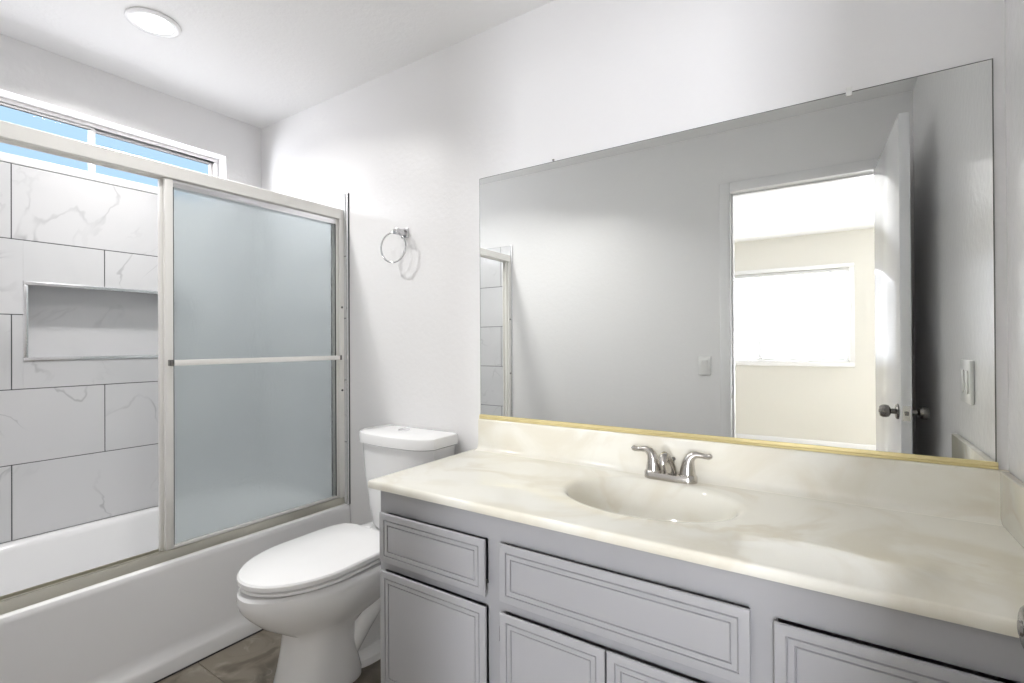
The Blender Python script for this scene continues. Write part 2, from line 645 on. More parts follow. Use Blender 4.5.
# bathroom window: white slider in a deep reveal
win = MB()
fx0, fx1 = -0.135, -0.082
t = 0.019
for (a, b, c, d) in ((WY0, WY1, WZ0, WZ0 + t * 0.7), (WY0, WY1, WZ1 - t, WZ1), (WY0, WY0 + t, WZ0 + t * 0.7, WZ1 - t), (WY1 - t, WY1, WZ0 + t * 0.7, WZ1 - t)):
    win.box(fx0, fx1, a, b, c, d, 0.003)
window_1 = win.build('window_1', VINYL, kindname='structure')
for (a, b, xo) in ((WY0 + t, -0.785, -0.098), (-0.803, WY1 - t, -0.118)):
    s = MB()
    q = 0.011
    c, d = WZ0 + t * 0.7, WZ1 - t
    for (a1, b1, c1, d1) in ((a, b, c, c + q), (a, b, d - q, d), (a, a + q + 0.003, c + q, d - q), (b - q - 0.003, b, c + q, d - q)):
        s.box(xo - 0.009, xo + 0.009, a1, b1, c1, d1, 0.002)
    sash = s.build('sash', VINYL, parent=window_1)
    g = MB()
    g.box(xo - 0.002, xo + 0.002, a + q, b - q, c + q, d - q)
    g.build('pane', GLASS, parent=sash)

# ------------------------------------------------------------------ door and its frame
tr = MB()
cw = 0.057
for (a, b, c, d) in ((DX0 - cw, DX0, 0.0, DZ + cw), (DX1, DX1 + cw, 0.0, DZ + cw), (DX0, DX1, DZ, DZ + cw)):
    tr.box(a, b, YF, YF + 0.016, c, d, 0.004)
    tr.box(a, b, YF - 0.131, YF - 0.115, c, d, 0.004)
tr.box(DX0 - 0.012, DX0, YF - 0.1145, YF - 0.0005, 0.0, DZ)
tr.box(DX1, DX1 + 0.012, YF - 0.1145, YF - 0.0005, 0.0, DZ)
tr.box(DX0, DX1, YF - 0.1145, YF - 0.0005, DZ, DZ + 0.012)
tr.box(DX0, DX0 + 0.011, YF - 0.085, YF - 0.040, 0.0, DZ, 0.002)
tr.box(DX0, DX1, YF - 0.085, YF - 0.040, DZ - 0.011, DZ, 0.002)
trim_1 = tr.build('trim_1', WHITE, kindname='structure')
sp = MB()
sp.box(DX0 - 0.001, DX0 + 0.0022, YF - 0.034, YF - 0.004, 0.842, 0.920, 0.001)
sp.build('strike_plate', KNOBM, parent=trim_1)

DA = math.radians(2.26)
DW, DT, DH = 0.7223, 0.035, 2.074
HX, HY = 2.9978, YF + 0.003


def dp(along, out, z):
    """door frame: along = from hinge to free edge, out = to the right of the left-hand face"""
    return (HX + along * math.sin(DA) + out * math.cos(DA), HY + along * math.cos(DA) - out * math.sin(DA), z)


def dbox(mb, a0, a1, o0, o1, z0, z1, bev=0.0):
    n0 = len(mb.bm.verts)
    mb.box(a0, a1, o0, o1, z0, z1, bev)
    mb.bm.verts.ensure_lookup_table()
    for v in list(mb.bm.verts)[n0:]:
        v.co = Vector(dp(*v.co))
    return mb


d = dbox(MB(), 0.0, DW, 0.0, DT, 0.012, DH, 0.0015)
door_1 = d.build('door_1', DOORP, kindname='structure')
KZ = 0.894
for sgn, o0 in ((-1, 0.0), (1, DT)):
    ax = Vector((math.cos(DA), -math.sin(DA), 0)) * sgn
    kb = MB()
    kb.lathe([(0, 0.0315), (0.004, 0.0315), (0.008, 0.028), (0.010, 0.017), (0.011, 0.011), (0.024, 0.0105),
              (0.027, 0.018), (0.031, 0.0235), (0.040, 0.0262), (0.052, 0.0255), (0.058, 0.0225), (0.061, 0.019),
              (0.062, 0.016), (0.062, 0.008), (0.064, 0.007), (0.065, 0.0)],
             dp(DW - 0.06, o0, KZ), ax)
    kb.build('door_knob', KNOBM, parent=door_1)
lp = dbox(MB(), DW - 0.0005, DW + 0.0012, 0.005, 0.030, KZ - 0.030, KZ + 0.030)
latch = lp.build('latch_plate', SATIN, parent=door_1)
lb = dbox(MB(), DW + 0.001, DW + 0.008, 0.011, 0.024, KZ - 0.008, KZ + 0.008, 0.002)
lb.build('latch_bolt', KNOBM, parent=latch)
for hz in (0.25, 1.04, 1.82):
    hb = MB()
    hb.tube([dp(-0.004, DT + 0.004, hz - 0.045), dp(-0.004, DT + 0.004, hz + 0.045)], 0.006)
    hb.build('hinge', SATIN, parent=door_1)

# ------------------------------------------------------------------ bedroom beyond the doorway
BX0, BX1 = -0.4, 4.1
m = MB()
m.box(BX0 - 0.1, BX1 + 0.1, YB - 0.12, YF - 0.115, -0.06, -0.002)
m.build('floor', CARPET, kindname='structure')
m = MB()
m.box(BX0 - 0.1, BX1 + 0.1, YB - 0.12, YF - 0.116, BH, BH + 0.1)
m.build('ceiling', CEIL, kindname='structure')
BWY0, BWY1, BWZ0, BWZ1 = 1.35, 2.995, 0.965, 1.935
m = MB()
wall_panel(m, 'y', YB - 0.12, YB, (BX0 - 0.1, BX1 + 0.1), (-0.05, BH + 0.02), [(BWY0, BWY1, BWZ0, BWZ1), (3.255, 3.995, 0.30, 2.0)])
m.build('wall_bedroom_back', CREAM, kindname='structure', smooth=False)
m = MB()
m.box(BX0 - 0.1, BX0, YB, YF - 0.116, -0.05, BH + 0.02)
m.build('wall_bedroom_left', CREAM, kindname='structure')
m = MB()
m.box(BX1, BX1 + 0.1, YB, YF - 0.116, -0.05, BH + 0.02)
m.build('wall_bedroom_right', CREAM, kindname='structure')
m = MB()
m.box(3.401, BX1 + 0.1, YF - 0.115, YF, -0.05, BH + 0.02)
m.build('wall_bedroom_front', CREAM, kindname='structure')
m = MB()
m.box(BX0, BX1, YB, YB + 0.014, 0.0, 0.14, 0.003)
m.build('baseboard_bedroom', WHITE, kindname='structure')
m = MB()
ct = 0.045
for (a, b, c, d) in ((BWY0 - ct, BWY1 + ct, BWZ1, BWZ1 + ct), (BWY0 - ct, BWY1 + ct, BWZ0 - 0.05, BWZ0), (BWY0 - ct, BWY0, BWZ0, BWZ1), (BWY1, BWY1 + ct, BWZ0, BWZ1)):
    m.box(a, b, YB, YB + 0.018, c, d, 0.003)
for (a, b, c, d) in ((BWY0, BWY1, BWZ0, BWZ0 + 0.03), (BWY0, BWY1, BWZ1 - 0.03, BWZ1), (BWY0, BWY0 + 0.03, BWZ0 + 0.03, BWZ1 - 0.03), (BWY1 - 0.03, BWY1, BWZ0 + 0.03, BWZ1 - 0.03), (2.15, 2.19, BWZ0 + 0.03, BWZ1 - 0.03)):
    m.box(a, b, YB - 0.10, YB - 0.06, c, d, 0.003)
window_2 = m.build('window_2', WHITE, kindname='structure')
for (a, b) in ((BWY0 + 0.03, 2.15), (2.19, BWY1 - 0.03)):
    g = MB()
    g.box(a, b, YB - 0.082, YB - 0.078, BWZ0 + 0.03, BWZ1 - 0.03)
    g.build('pane', GLASS, parent=window_2)

m = MB()
for (a, b, c, d) in ((3.255, 3.995, 0.30, 0.34), (3.255, 3.995, 1.96, 2.0), (3.255, 3.295, 0.34, 1.96), (3.955, 3.995, 0.34, 1.96), (3.295, 3.955, 1.13, 1.17)):
    m.box(a, b, YB - 0.10, YB - 0.05, c, d, 0.003)
added_window_3 = m.build('added_window_3', WHITE, kindname='structure')  # unseen window, added to throw more daylight into the bathroom
g = MB()
g.box(3.295, 3.955, YB - 0.082, YB - 0.078, 0.34, 1.13)
g.box(3.295, 3.955, YB - 0.082, YB - 0.078, 1.17, 1.96)
g.build('pane', GLASS, parent=added_window_3)

vb = thing('window_blind', 'white horizontal slat blind lowered over the bedroom window, seen in the mirror', 'window blind',
           (2.15, YB - 0.025, BWZ0))
m = MB()
m.box(BWY0 + 0.006, BWY1 - 0.03, YB - 0.045, YB - 0.005, 1.895, 1.932, 0.003)
m.build('head_rail', WHITE, parent=vb)
m = MB()
z = 1.015
sl = math.radians(56)
while z < 1.89:
    dy, dz = 0.0125 * math.cos(sl), 0.0125 * math.sin(sl)
    y0 = YB - 0.025
    P = [(y0 - dy, z - dz), (y0 - dy * 0.3, z - dz * 0.3 + 0.0018), (y0 + dy * 0.4, z + dz * 0.4 + 0.0016), (y0 + dy, z + dz)]
    lo = [[(x, p[0], p[1]) for p in P] + [(x, p[0], p[1] - 0.0007) for p in P[::-1]] for x in (BWY0 + 0.01, BWY1 - 0.034)]
    m.loft(lo)
    z += 0.0225
m.build('slats', BLIND, parent=vb)
m = MB()
m.box(BWY0 + 0.008, BWY1 - 0.032, YB - 0.038, YB - 0.012, 0.985, 1.002, 0.003)
m.build('bottom_rail', BLIND, parent=vb)
for x in (1.55, 2.214, 2.86):
    m = MB()
    m.tube([(x, YB - 0.0115, 1.0), (x, YB - 0.0115, 1.9)], 0.0012, 6)
    m.tube([(x, YB - 0.0385, 1.0), (x, YB - 0.0385, 1.9)], 0.0012, 6)
    m.build('ladder_cord', BLIND, parent=vb)

# ------------------------------------------------------------------ recessed lamp and added fill lamp
for LX, LY, lab in ((0.590, -0.794, 'round white recessed ceiling lamp glowing above the bathtub'),
                    (1.36, -0.95, 'added unseen fill lamp, round white and recessed, over the floor in front of the toilet')):
    rl = thing('recessed_light', lab, 'ceiling light', (LX, LY, H), group='recessed ceiling lamps')
    m = MB()
    m.lathe([(0.0, 0.088), (0.003, 0.0905), (0.006, 0.090), (0.009, 0.084), (0.010, 0.072), (0.008, 0.0645), (0.0, 0.0645)],
            (LX, LY, H), (0, 0, -1), 64)
    m.build('trim_ring', WHITE, parent=rl)
    m = MB()
    m.lathe([(0.002, 0.064), (0.006, 0.064), (0.0075, 0.045), (0.008, 0.0)], (LX, LY, H), (0, 0, -1), 64)
    m.build('lens', LENS, parent=rl)

# ------------------------------------------------------------------ bathtub
tub = thing('bathtub', 'white built-in bathtub with sloped apron in the tiled alcove', 'bathtub', (0.4, -0.8, 0))
YT0, YT1 = YF + 0.0, -0.032


def sup(cx, cy, hx, hy, n, z, N=80):
    out = []
    for k in range(N):
        a = 2 * PI * (k + 0.5) / N
        c, s = math.cos(a), math.sin(a)
        out.append((cx + hx * math.copysign(abs(c) ** (2 / n), c), cy + hy * math.copysign(abs(s) ** (2 / n), s), z))
    return out


def rectloop(x0, x1, y0, y1, z, N=80, cx=None, cy=None):
    """perimeter of a rectangle sampled by angle about (cx,cy), corners included"""
    cx = (x0 + x1) / 2 if cx is None else cx
    cy = (y0 + y1) / 2 if cy is None else cy
    out = []
    angs = [2 * PI * (k + 0.5) / N for k in range(N)]
    cor = [math.atan2(y - cy, x - cx) % (2 * PI) for x, y in ((x1, y1), (x0, y1), (x0, y0), (x1, y0))]
    for c in cor:
        i = min(range(N), key=lambda q: abs(angs[q] - c))
        angs[i] = c
    for a in angs:
        c, s = math.cos(a), math.sin(a)
        tx = ((x1 - cx) / c if c > 1e-9 else (x0 - cx) / c if c < -1e-9 else 1e9)
        ty = ((y1 - cy) / s if s > 1e-9 else (y0 - cy) / s if s < -1e-9 else 1e9)
        t_ = min(tx, ty)
        out.append((cx + c * t_, cy + s * t_, z))
    return out


m = MB()
xm, ym, xh, yh = 0.388, (YT0 + YT1) / 2, 0.376, (YT1 - YT0) / 2
m.loft([rectloop(0.014, 0.762, YT0 + 0.002, YT1 - 0.014, 0.30),
        rectloop(0.014, 0.762, YT0 + 0.002, YT1 - 0.014, 0.3855),
        sup(0.375, ym, 0.325, yh - 0.085, 6, 0.3855),
        sup(0.375, ym, 0.315, yh - 0.095, 5.5, 0.380),
        sup(0.375, ym, 0.305, yh - 0.105, 5, 0.362),
        sup(0.375, ym, 0.285, yh - 0.135, 4.5, 0.22),
        sup(0.375, ym, 0.262, yh - 0.175, 4, 0.10),
        sup(0.375, ym, 0.235, yh - 0.22, 4, 0.072),
        sup(0.375, ym, 0.15, yh - 0.40, 3, 0.066)], cap0=False)
m.build('basin', TUBM, parent=tub)
m = MB()
prof = [(0.70, 0.384), (0.762, 0.3862), (0.770, 0.3855), (0.7765, 0.382), (0.7805, 0.374), (0.782, 0.362), (0.800, 0.105), (0.806, 0.078),
        (0.816, 0.062), (0.8215, 0.050), (0.822, 0.004), (0.70, 0.004)]
m.loft([[(x, y, z) for x, z in prof] for y in (YT0 + 0.001, YT1 - 0.002)])
m.build('apron', TUBM, parent=tub)
m = MB()
m.lathe([(0, 0.022), (0.003, 0.022), (0.004, 0.012), (0.0045, 0.0)], (0.375, -1.32, 0.0655), (0, 0, 1))
m.build('drain', CHROME, parent=tub)
m = MB()
m.box(0.8185, 0.8245, YT0 + 0.017, YT1 - 0.004, 0.0, 0.0055, 0.001)
m.build('caulk_line', DARK, parent=tub)

# ------------------------------------------------------------------ sliding shower doors
sd = thing('shower_door', 'framed sliding shower door with frosted glass panels standing on the tub rim', 'shower door', (0.73, -0.8, 0.387))
YS0, YS1 = YF + 0.0135, -0.0445
m = MB()
hp = [(0.698, 1.797), (0.698, 1.8475), (0.702, 1.8475), (0.706, 1.845), (0.748, 1.845), (0.752, 1.8475), (0.755, 1.845), (0.756, 1.800),
      (0.752, 1.797), (0.748, 1.797), (0.748, 1.806), (0.729, 1.806), (0.729, 1.797), (0.726, 1.797), (0.726, 1.806), (0.704, 1.806), (0.704, 1.797)]
m.loft([[(x, y, z) for x, z in hp] for y in (YS0, YS1)])
m.build('header', ALU, parent=sd)
m = MB()
tp = [(0.696, 0.3868), (0.696, 0.420), (0.700, 0.420), (0.702, 0.398), (0.722, 0.398), (0.724, 0.418), (0.730, 0.418), (0.732, 0.400),
      (0.738, 0.403), (0.742, 0.419), (0.746, 0.419), (0.757, 0.392), (0.757, 0.3868)]
m.loft([[(x, y, z) for x, z in tp] for y in (YS0, YS1)])
m.build('bottom_track', ALUB, parent=sd)
for y0, y1 in ((YS1 - 0.026, YS1), (YS0, YS0 + 0.026)):
    m = MB()
    s = 1 if y1 == YS1 else -1
    ya, yb = (y1, y0) if s == 1 else (y0, y1)
    # U-shaped wall jamb, open towards the panels
    jp = [(0.699, ya), (0.757, ya), (0.757, yb), (0.752, yb), (0.752, ya - s * 0.006), (0.731, ya - s * 0.006), (0.731, yb + s * 0.006),
          (0.727, yb + s * 0.006), (0.727, ya - s * 0.006), (0.704, ya - s * 0.006), (0.704, yb), (0.699, yb)]
    m.loft([[(x, y, z) for x, y in jp] for z in (0.4195, 1.7972)])
    j = m.build('wall_jamb', ALU, parent=sd)
    m = MB()
    for bz in (0.95, 1.36):
        m.lathe([(0, 0.005), (0.003, 0.005), (0.004, 0.0)], (0.757, (ya + yb) / 2, bz), (1, 0, 0), 12)
    m.build('bumper', DARK, parent=j)


def panel(xc, y0, y1, bar):
    z0, z1 = 0.4205 if bar else 0.404, 1.7965
    st, rail = 0.027, 0.028
    # panel frame of extruded aluminium: two stiles, two rails
    m = MB()
    m.box(xc - 0.009, xc + 0.010, y0, y0 + st, z0, z1, 0.002)
    stl = m.build('sliding_panel', ALU, parent=sd)
    m = MB()
    m.box(xc - 0.009, xc + 0.010, y1 - 0.016, y1, z0, z1, 0.002)
    m.build('stile', ALU, parent=stl)
    m = MB()
    m.box(xc - 0.008, xc + 0.009, y0 + st, y1 - 0.016, z1 - rail, z1, 0.002)
    m.build('top_rail', SATIN, parent=stl)
    m = MB()
    m.box(xc - 0.008, xc + 0.009, y0 + st, y1 - 0.016, z0, z0 + 0.012, 0.002)
    m.build('bottom_rail', ALU, parent=stl)
    m = MB()
    m.box(xc - 0.0025, xc + 0.0025, y0 + st - 0.004, y1 - 0.012, z0 + 0.009, z1 - rail + 0.004)
    m.build('glass_pane', FROST, parent=stl)
    m = MB()
    for a in (y0 + st + 0.0005, y1 - 0.019):
        m.box(xc + 0.002, xc + 0.0065, a, a + 0.003, z0 + 0.012, z1 - rail)
    m.build('glazing_seal', DARK, parent=stl)
    if bar:
        m = MB()
        bx = xc + 0.032
        m.box(bx - 0.004, bx + 0.005, y0 + 0.018, y1 + 0.010, 1.1015, 1.123, 0.002)
        b_ = m.build('towel_bar', ALU, parent=stl)
        for a in (y0 + 0.012, y1 - 0.012):
            m = MB()
            m.box(xc + 0.010, bx + 0.0055, a - 0.004, a + 0.008, 1.101, 1.1235, 0.002)
            m.build('bar_bracket', KNOBM, parent=stl)
    return stl


panel(0.737, -0.8175, -0.0655, True)
panel(0.714, -0.826, -0.072, False)

# ------------------------------------------------------------------ toilet (frame of the mirror wall)
TX = 1.264
to = thing('toilet', 'white two-piece toilet with lid down between bathtub and vanity', 'toilet', (TX, -0.4, 0), B=True)


def egg(cx, hw, yf, yb, z, N=56, nf=2.0, nb=2.4, mid=None):
    """toilet outline: pointed towards yf (front), blunter towards yb"""
    ymid = (yf * 0.52 + yb * 0.48) if mid is None else mid
    out = []
    for k in range(N):
        a = 2 * PI * (k + 0.5) / N
        c, s = math.cos(a), math.sin(a)
        n = nf if s < 0 else nb
        hy = (ymid - yf) if s < 0 else (yb - ymid)
        out.append((cx + hw * math.copysign(abs(c) ** (2 / n), c), ymid + hy * math.copysign(abs(s) ** (2 / n), s), z))
    return out


m = MB()
m.loft([egg(TX, 0.124, -0.662, -0.40, 0.0, nf=2.7, nb=4),
        egg(TX, 0.123, -0.661, -0.40, 0.02, nf=2.7, nb=4),
        egg(TX, 0.114, -0.650, -0.41, 0.07, nf=2.6, nb=4),
        egg(TX, 0.108, -0.640, -0.415, 0.13, nf=2.5, nb=3.5),
        egg(TX, 0.107, -0.636, -0.41, 0.185, nf=2.4, nb=3),
        egg(TX, 0.113, -0.647, -0.36, 0.214, nf=2.2, nb=3),
        egg(TX, 0.132, -0.684, -0.27, 0.239, nf=2.0, nb=3),
        egg(TX, 0.156, -0.727, -0.20, 0.272, nf=2.0, nb=3),
        egg(TX, 0.176, -0.763, -0.16, 0.311, nf=2.0, nb=3),
        egg(TX, 0.187, -0.786, -0.10, 0.342, nf=2.0, nb=4),
        egg(TX, 0.191, -0.793, -0.07, 0.368, nf=2.0, nb=6),
        egg(TX, 0.190, -0.792, -0.055, 0.388, nf=2.0, nb=7),
        egg(TX, 0.184, -0.784, -0.055, 0.396, nf=2.0, nb=7),
        egg(TX, 0.168, -0.768, -0.060, 0.3985, nf=2.0, nb=7)])
m.loft([egg(TX, 0.105, -0.45, -0.10, 0.0, nf=3, nb=4), egg(TX, 0.103, -0.45, -0.10, 0.025, nf=3, nb=4), egg(TX, 0.070, -0.45, -0.13, 0.05, nf=3, nb=4),
        egg(TX, 0.058, -0.45, -0.14, 0.16, nf=3, nb=4), egg(TX, 0.060, -0.45, -0.12, 0.34, nf=3, nb=4)])
for s in (-1, 1):                              # trapway showing on both flanks
    m.tube([(TX + s * 0.060, -0.44, 0.08), (TX + s * 0.072, -0.40, 0.16), (TX + s * 0.082, -0.345, 0.235), (TX + s * 0.085, -0.285, 0.255),
            (TX + s * 0.082, -0.225, 0.225), (TX + s * 0.078, -0.195, 0.15), (TX + s * 0.072, -0.19, 0.05)],
           [0.034, 0.044, 0.050, 0.052, 0.050, 0.047, 0.045], 18)
    m.lathe([(0, 0.030), (0.03, 0.026), (0.04, 0.02)], (TX + s * 0.105, -0.30, 0.0), (0, 0, 1), 18)
m.build('bowl', PORC, parent=to)
for s in (-1, 1):
    m = MB()
    m.lathe([(0, 0.016), (0.006, 0.0155), (0.014, 0.012), (0.018, 0.006), (0.019, 0.0)], (TX + s * 0.105, -0.30, 0.0395), (0, 0, 1), 20)
    m.build('bolt_cap', PORC, parent=to)
m = MB()
m.loft([egg(TX, 0.178, -0.778, -0.275, 0.4065, nb=5), egg(TX, 0.184, -0.782, -0.272, 0.4070, nb=5), egg(TX, 0.184, -0.782, -0.272, 0.4150, nb=5),
        egg(TX, 0.180, -0.778, -0.276, 0.4170, nb=5)])
m.build('seat', SEATP, parent=to)
m = MB()
m.loft([egg(TX, 0.180, -0.782, -0.270, 0.4235, nb=6), egg(TX, 0.186, -0.788, -0.266, 0.4240, nb=6), egg(TX, 0.186, -0.788, -0.266, 0.437, nb=6),
        egg(TX, 0.182, -0.783, -0.270, 0.4425, nb=6), egg(TX, 0.170, -0.766, -0.285, 0.4455, nb=5), egg(TX, 0.09, -0.64, -0.36, 0.447, nb=3)])
m.build('lid', SEATP, parent=to)
for s in (-1, 1):
    m = MB()
    m.box(TX + s * 0.075 - 0.022, TX + s * 0.075 + 0.022, -0.266, -0.232, 0.400, 0.432, 0.006)
    m.build('seat_hinge', SEATP, parent=to)


def tankloop(cx, hw, y0, y1, bulge, z, r=0.03, N=20):
    """tank outline: flat back at y1, gently bowed front at y0"""
    pts = []
    for k in range(N + 1):
        u = -1 + 2 * k / N
        e = 1 - abs(u) ** 8
        x = hw * u
        pts.append((cx + x, y0 + bulge * (u * u) + 0.035 * (1 - e), z))
    pts.append((cx + hw, y1 - 0.02, z))
    pts.append((cx + hw - 0.012, y1, z))
    pts.append((cx - hw + 0.012, y1, z))
    pts.append((cx - hw, y1 - 0.02, z))
    return pts


TKX = 1.281
m = MB()
m.loft([tankloop(TKX, 0.150, -0.185, -0.030, 0.018, 0.400),
        tankloop(TKX, 0.160, -0.195, -0.025, 0.018, 0.415),
        tankloop(TKX, 0.178, -0.203, -0.022, 0.020, 0.50),
        tankloop(TKX, 0.194, -0.214, -0.020, 0.022, 0.62),
        tankloop(TKX, 0.203, -0.222, -0.018, 0.024, 0.759)])
m.build('tank', PORC, parent=to)
m = MB()
m.loft([tankloop(TKX, 0.204, -0.227, -0.014, 0.026, 0.7605),
        tankloop(TKX, 0.213, -0.234, -0.012, 0.026, 0.765),
        tankloop(TKX, 0.214, -0.235, -0.012, 0.026, 0.795),
        tankloop(TKX, 0.211, -0.232, -0.014, 0.026, 0.8045),
        tankloop(TKX, 0.200, -0.222, -0.020, 0.026, 0.8095),
        tankloop(TKX, 0.120, -0.160, -0.055, 0.012, 0.8135)])
tlid = m.build('tank_lid', PORC, parent=to)
m = MB()
m.lathe([(0, 0.027), (0.003, 0.027), (0.0045, 0.024), (0.0045, 0.0)], (TKX - 0.01, -0.11, 0.8128), (0, 0, 1), 32)
m.build('flush_button', SATIN, parent=tlid)

# ------------------------------------------------------------------ towel ring
tg = thing('towel_ring', 'chrome towel ring on a small square wall post above the toilet', 'towel ring', (1.172, 0, 1.679), B=True)
m = MB()
m.box(1.172 - 0.022, 1.172 + 0.022, -0.008, 0.0, 1.679 - 0.022, 1.679 + 0.022, 0.003)
m.box(1.172 - 0.013, 1.172 + 0.013, -0.066, -0.006, 1.679 - 0.014, 1.679 + 0.012, 0.004)
m.build('post', RINGM, parent=tg)
m = MB()
yw = math.radians(10)
m.tube([(1.152 + 0.067 * math.cos(a) * math.cos(yw), -0.056 + 0.067 * math.cos(a) * math.sin(yw), 1.609 + 0.067 * math.sin(a))
        for a in [2 * PI * k / 64 for k in range(64)]], 0.0038, 12, closed=True)
m.build('ring', RINGM, parent=tg)

# ------------------------------------------------------------------ vanity cabinet
VC = thing('vanity_cabinet', 'grey painted vanity cabinet with routed drawer fronts and doors under the cream counter', 'cabinet',
           (2.36, -0.27, 0), B=True)
VX0, VX1, VY, VZ = 1.598, XR - 0.003, -0.533, 0.7265
m = MB()
m.box(VX0, VX1, -0.475, -0.455, 0.0, 0.0995)              # recessed toe kick
m.box(VX0, VX0 + 0.016, -0.455, -0.002, 0.0, 0.0995)
m.box(VX0, VX0 + 0.016, VY + 0.0185, -0.002, 0.1, VZ)     # left end panel
m.box(VX1 - 0.016, VX1, VY + 0.0185, -0.002, 0.1, VZ)
m.box(VX0 + 0.016, VX1 - 0.016, VY + 0.0185, -0.002, 0.1, 0.116)
m.build('carcass', CAB, parent=VC)
m = MB()
FFX = ((1.622, 2.0165, 0.654), (2.072, 2.6525, 0.655), (2.702, 3.100, 0.648))
wall_panel(m, 'y', VY, VY + 0.018, (VX0, VX1), (0.10, VZ), [(a, b, 0.145, 0.4765) for a, b, t_ in FFX] + [(a, b, 0.535, t_) for a, b, t_ in FFX])
m.build('face_frame', CAB, parent=VC)


def routed(x0, x1, z0, z1):
    """overlay front with two routed steps round the edge"""
    m = MB()
    t_ = 0.0235
    y0 = VY - 0.0008
    prof_ = [(0.016, 0.0), (0.015, 0.006), (0.0, 0.0172), (0.0, t_ - 0.003), (0.0012, t_ - 0.0006), (0.003, t_), (0.0195, t_),
             (0.0204, t_ - 0.0045), (0.0216, t_ - 0.0045), (0.0235, t_ - 0.0008), (0.0335, t_ - 0.0008),
             (0.0344, t_ - 0.0055), (0.0356, t_ - 0.0055), (0.0375, t_ - 0.0018), (0.042, t_ - 0.0014)]
    loops = [[(x0 + i, y0 - d_, z0 + i), (x1 - i, y0 - d_, z0 + i), (x1 - i, y0 - d_, z1 - i), (x0 + i, y0 - d_, z1 - i)] for i, d_ in prof_]
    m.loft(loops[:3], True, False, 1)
    m.loft(loops[2:], False, True)
    return m


def hinge(px, z, parent, side):
    m = MB()
    m.tube([(px - side * 0.002, VY - 0.008, z - 0.022), (px - side * 0.002, VY - 0.008, z + 0.022)], 0.0032, 10)
    m.box(px - side * 0.002 - (0.013 if side > 0 else 0), px - side * 0.002 + (0 if side > 0 else 0.013), VY - 0.003, VY - 0.0003, z - 0.02, z + 0.02, 0.0008)
    m.build('hinge', SATIN, parent=parent)


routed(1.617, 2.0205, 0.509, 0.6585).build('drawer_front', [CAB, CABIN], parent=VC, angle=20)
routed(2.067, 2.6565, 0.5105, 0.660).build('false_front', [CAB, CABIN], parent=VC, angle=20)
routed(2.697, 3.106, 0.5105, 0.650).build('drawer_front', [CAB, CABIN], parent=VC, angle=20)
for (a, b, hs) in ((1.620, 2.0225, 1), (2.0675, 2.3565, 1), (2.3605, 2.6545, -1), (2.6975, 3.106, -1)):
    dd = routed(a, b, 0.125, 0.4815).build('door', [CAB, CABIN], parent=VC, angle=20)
    for hz in (0.413, 0.19):
        hinge(a if hs > 0 else b, hz, dd, hs)

# ------------------------------------------------------------------ vanity top with integral basin
CT = thing('vanity_countertop', 'cream cultured-marble counter with integral oval basin and backsplash on the grey vanity', 'countertop',
           (2.36, -0.27, 0.7275), B=True)
CZ, CB_ = 0.752, 0.7275
bx, by, ba, bb = 2.357, -0.257, 0.235, 0.165
N = 128
m = MB()


def R(i, z):
    return rectloop(1.570 + i, XR - 0.002, -0.560 + i, -0.0005, z, N, bx, by)


def E(s, z, s2=None, dy=0.0):
    return [(bx + ba * s * math.cos(a), by + dy + bb * (s2 or s) * math.sin(a), z) for a in ANG]


rl0 = R(0.0, CZ)
ANG = [math.atan2(p[1] - by, p[0] - bx) for p in rl0]
ELL = []
for a in ANG:
    ELL.append(a)
m.loft([E(0.06, CZ - 0.150), E(0.45, CZ - 0.143), E(0.82, CZ - 0.102), E(1.0, CZ - 0.05), E(1.08, CB_), R(0.012, CB_), R(0.0015, CB_), R(0.0, CB_ + 0.002), R(0.0, CZ - 0.009), R(0.0015, CZ - 0.0035), R(0.005, CZ - 0.0008), R(0.010, CZ),
        E(1.10, CZ), E(1.045, CZ - 0.001), E(1.01, CZ - 0.004), E(0.98, CZ - 0.011), E(0.945, CZ - 0.025), E(0.89, CZ - 0.052),
        E(0.80, CZ - 0.085), E(0.66, CZ - 0.112), E(0.45, CZ - 0.128), E(0.20, CZ - 0.134), E(0.06, CZ - 0.135)])
m.build('top', COUNTER, parent=CT, angle=50)
m = MB()
bs = [(-0.0005, CZ - 0.001), (-0.046, CZ - 0.001), (-0.038, CZ + 0.0012), (-0.030, CZ + 0.0055), (-0.0245, CZ + 0.012), (-0.0215, CZ + 0.021), (-0.0205, CZ + 0.032),
      (-0.020, 0.868), (-0.0185, 0.8725), (-0.015, 0.8742), (-0.0005, 0.8742)]
m.loft([[(x, y, z) for y, z in bs] for x in (1.594, XR - 0.002)])
m.build('backsplash', COUNTER, parent=CT, angle=50)
m = MB()
m.box(3.1165, XR - 0.002, -0.556, -0.019, CZ - 0.001, 0.8742, 0.003)
m.build('side_splash', COUNTER, parent=CT)
m = MB()
m.lathe([(0, 0.022), (0.002, 0.022), (0.003, 0.017), (0.0015, 0.012), (0.0035, 0.009), (0.0035, 0.0)], (bx, by, CZ - 0.1352), (0, 0, 1), 28)
m.build('drain', NICKEL, parent=CT)

# ------------------------------------------------------------------ faucet
FX, FY = 2.367, -0.053
fa = thing('faucet', 'brushed nickel two-handle faucet on the counter behind the basin', 'faucet', (FX, FY, CZ), B=True)


def stadium(hl, r, z, N_=48):
    out = []
    for k_ in range(N_):
        a = 2 * PI * k_ / N_
        c, s = math.cos(a), math.sin(a)
        out.append((FX + math.copysign(hl, c) * (1 if abs(c) > 1e-6 else 0) + r * c, FY + r * s, z))
    return out


